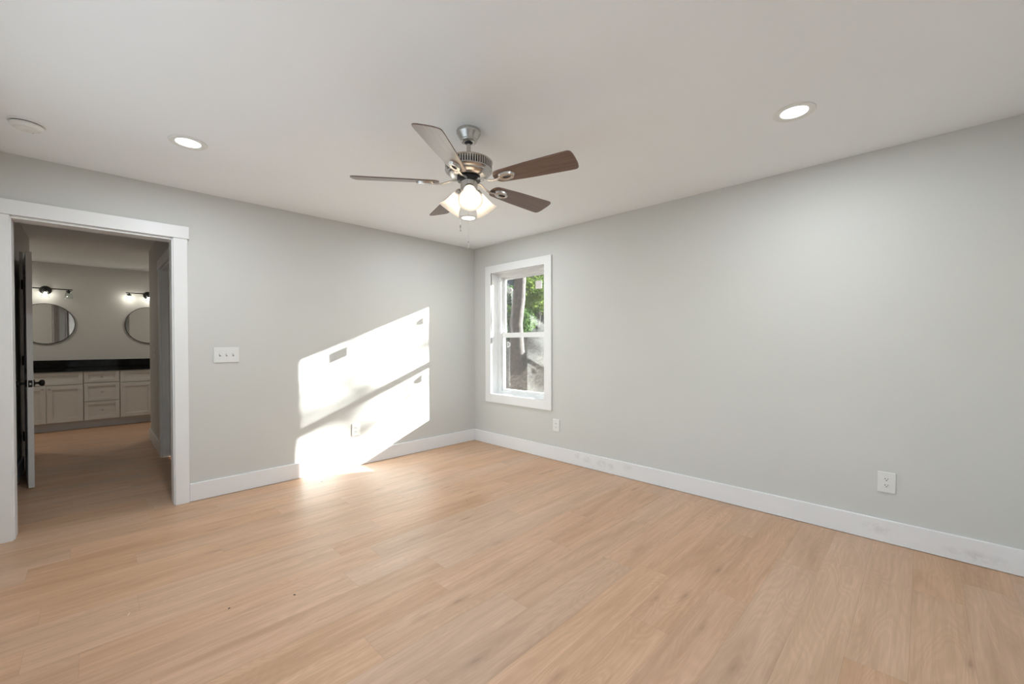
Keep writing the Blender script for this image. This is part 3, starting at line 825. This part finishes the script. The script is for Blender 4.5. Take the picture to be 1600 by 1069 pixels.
bit(-1.388, -1.547, .6, .008, .006, M['crumb'], 'debris_crumb', 'tiny dark crumb on the floor nearest the room corner', 'crumb')

# ------------------------------------------------------------------ outside the window
def bank_z(x, y):
    s = min(1, max(0, (x-1.2)/3.6)); s = s*s*(3-2*s)
    return -.55 + s*2.1 + max(0, x-4.8)*(.10 + .34*min(1, max(0, (y+2.5)/3.0)))
bm = bmesh.new()
NX, NY = 46, 60; grid = []
for i in range(NX+1):
    row = []
    for j in range(NY+1):
        x = .45 + 26*(i/NX)**1.8; y = -24 + 48*j/NY
        row.append(bm.verts.new((x, y, bank_z(x, y) + rnd.uniform(-.05, .05)*min(1, x*.5))))
    grid.append(row)
for i in range(NX):
    for j in range(NY): bm.faces.new((grid[i][j], grid[i+1][j], grid[i+1][j+1], grid[i][j+1]))
g = obj('ground', bm, M['earth'], smooth=True); tag(g, 'brown earth bank rising outside the window', 'ground', kind='structure')

def leaves(bm, c, r, n, size, seed, squash=(1, 1, 1)):
    rr = random.Random(seed)
    for _ in range(n):
        while True:
            p = Vector((rr.uniform(-1, 1), rr.uniform(-1, 1), rr.uniform(-1, 1)))
            if p.length < 1: break
        p = p.normalized()*(p.length**.5)
        p = Vector((p.x*r*squash[0], p.y*r*squash[1], p.z*r*squash[2])) + Vector(c)
        a = Vector((rr.uniform(-1, 1), rr.uniform(-1, 1), rr.uniform(-.6, .6))).normalized()
        b = a.cross(Vector((rr.uniform(-1, 1), rr.uniform(-1, 1), rr.uniform(-1, 1)))).normalized()
        s = size*rr.uniform(.6, 1.3)
        q = [p-a*s, p+b*s*.35-a*s*.1, p+a*s, p-b*s*.35-a*s*.1]
        bm.faces.new([bm.verts.new(v) for v in q])
def shrub(x, y, r, m, label, seed, n=1500, h=1.0):
    z = bank_z(x, y)
    t = thing('shrub', label, 'shrub', (x, y, z))
    bm = bmesh.new(); rr = random.Random(seed)
    for k in range(6):
        a = k*PI/3 + rr.uniform(-.4, .4)
        leaves(bm, (math.cos(a)*r*.45, math.sin(a)*r*.45, r*h*rr.uniform(.5, 1.3)), r*.62, n//6, .055, seed*7+k)
    obj('foliage', bm, m, t)
    bm = bmesh.new()
    for k in range(5):
        a = k*1.256 + .3
        tube(bm, [(0, 0, -.05), (math.cos(a)*r*.25, math.sin(a)*r*.25, r*.5), (math.cos(a)*r*.5, math.sin(a)*r*.5, r*h*1.1)], [.025, .016, .006], 7)
    obj('stems', bm, M['bark'], t)
def tree(x, y, h, r0, label, crown=None, seed=1, lean=(0, 0), leafn=2600, m=None, lsize=.07, clump=.5):
    z = bank_z(x, y)
    t = thing('tree', label, 'tree', (x, y, z))
    bm = bmesh.new()
    n = 10
    pts = [(lean[0]*i/n + .04*math.sin(i*1.3+seed), lean[1]*i/n + .04*math.cos(i*1.7+seed), -.1 + h*i/n) for i in range(n+1)]
    tube(bm, pts, [r0*(1.25 if i == 0 else 1-.6*i/n) for i in range(n+1)], 14)
    rr = random.Random(seed)
    for k in range(9):
        i = rr.randint(4, n); p = Vector(pts[i]); a = rr.uniform(0, 2*PI); l = rr.uniform(.6, 1.3)*(crown or 1)*.7
        tube(bm, [p, p+Vector((math.cos(a)*l*.5, math.sin(a)*l*.5, l*.25)), p+Vector((math.cos(a)*l, math.sin(a)*l, l*.65))], [r0*.35, r0*.2, r0*.06], 7)
    obj('trunk', bm, M['bark'], t, True)
    if crown:
        bm = bmesh.new()
        for k in range(8):
            a = rr.uniform(0, 2*PI); q = rr.uniform(.2, .8)*crown
            leaves(bm, (lean[0]+math.cos(a)*q, lean[1]+math.sin(a)*q, h+rr.uniform(-.5, .6)*crown), crown*clump, leafn//8, lsize, seed*31+k)
        obj('crown', bm, m or M['leaf'], t)
def at(deg, d):
    a = math.radians(deg); return (-3.458 + d*math.sin(a), -4.09 + d*math.cos(a))
tree(*at(46.2, 9.2), 5.6, .17, 'thick grey-brown tree trunk outside, at the left of the window', 1.3, 3)
tree(*at(38.0, 13.5), 5.0, .12, 'tree outside hidden left of the window, beyond the bank', 1.5, 5, leafn=3600)
tree(*at(48.8, 15.5), 3.4, .12, 'tree behind the shrubs at the upper right of the window', 1.7, 8, leafn=5200, m=M['leaf2'])
tree(*at(43.6, 25.5), 4.2, .14, 'tree farthest back behind the bank outside the window', 2.1, 9, leafn=5200)
tree(*at(60.0, 17.0), 3.6, .14, 'tree outside hidden right of the window, beyond the bank', 2.1, 12, leafn=3600)
shrub(*at(48.9, 11.0), .62, M['leaf2'], 'yellow-green shrub outside at the upper right of the window', 11, 2600, 1.7)
shrub(*at(45.9, 10.4), .50, M['leaf'], 'low green shrub on the bank outside beside the tree trunk', 12, 2400, 1.0)
shrub(*at(47.6, 12.6), .60, M['leaf'], 'large green shrub outside in the middle of the window', 13, 3600, 1.3)
shrub(*at(50.6, 13.6), .62, M['leaf'], 'large green shrub outside at the right edge of the window', 15, 3600, 1.5)
shrub(*at(44.4, 13.6), .62, M['leaf'], 'large green shrub outside at the left edge of the window', 16, 3600, 1.2)
tree(17.0, -8.93, 6.2, .10, 'sparse tall tree outside toward the sun', 1.7, 21, leafn=760, lsize=.10, clump=.15)
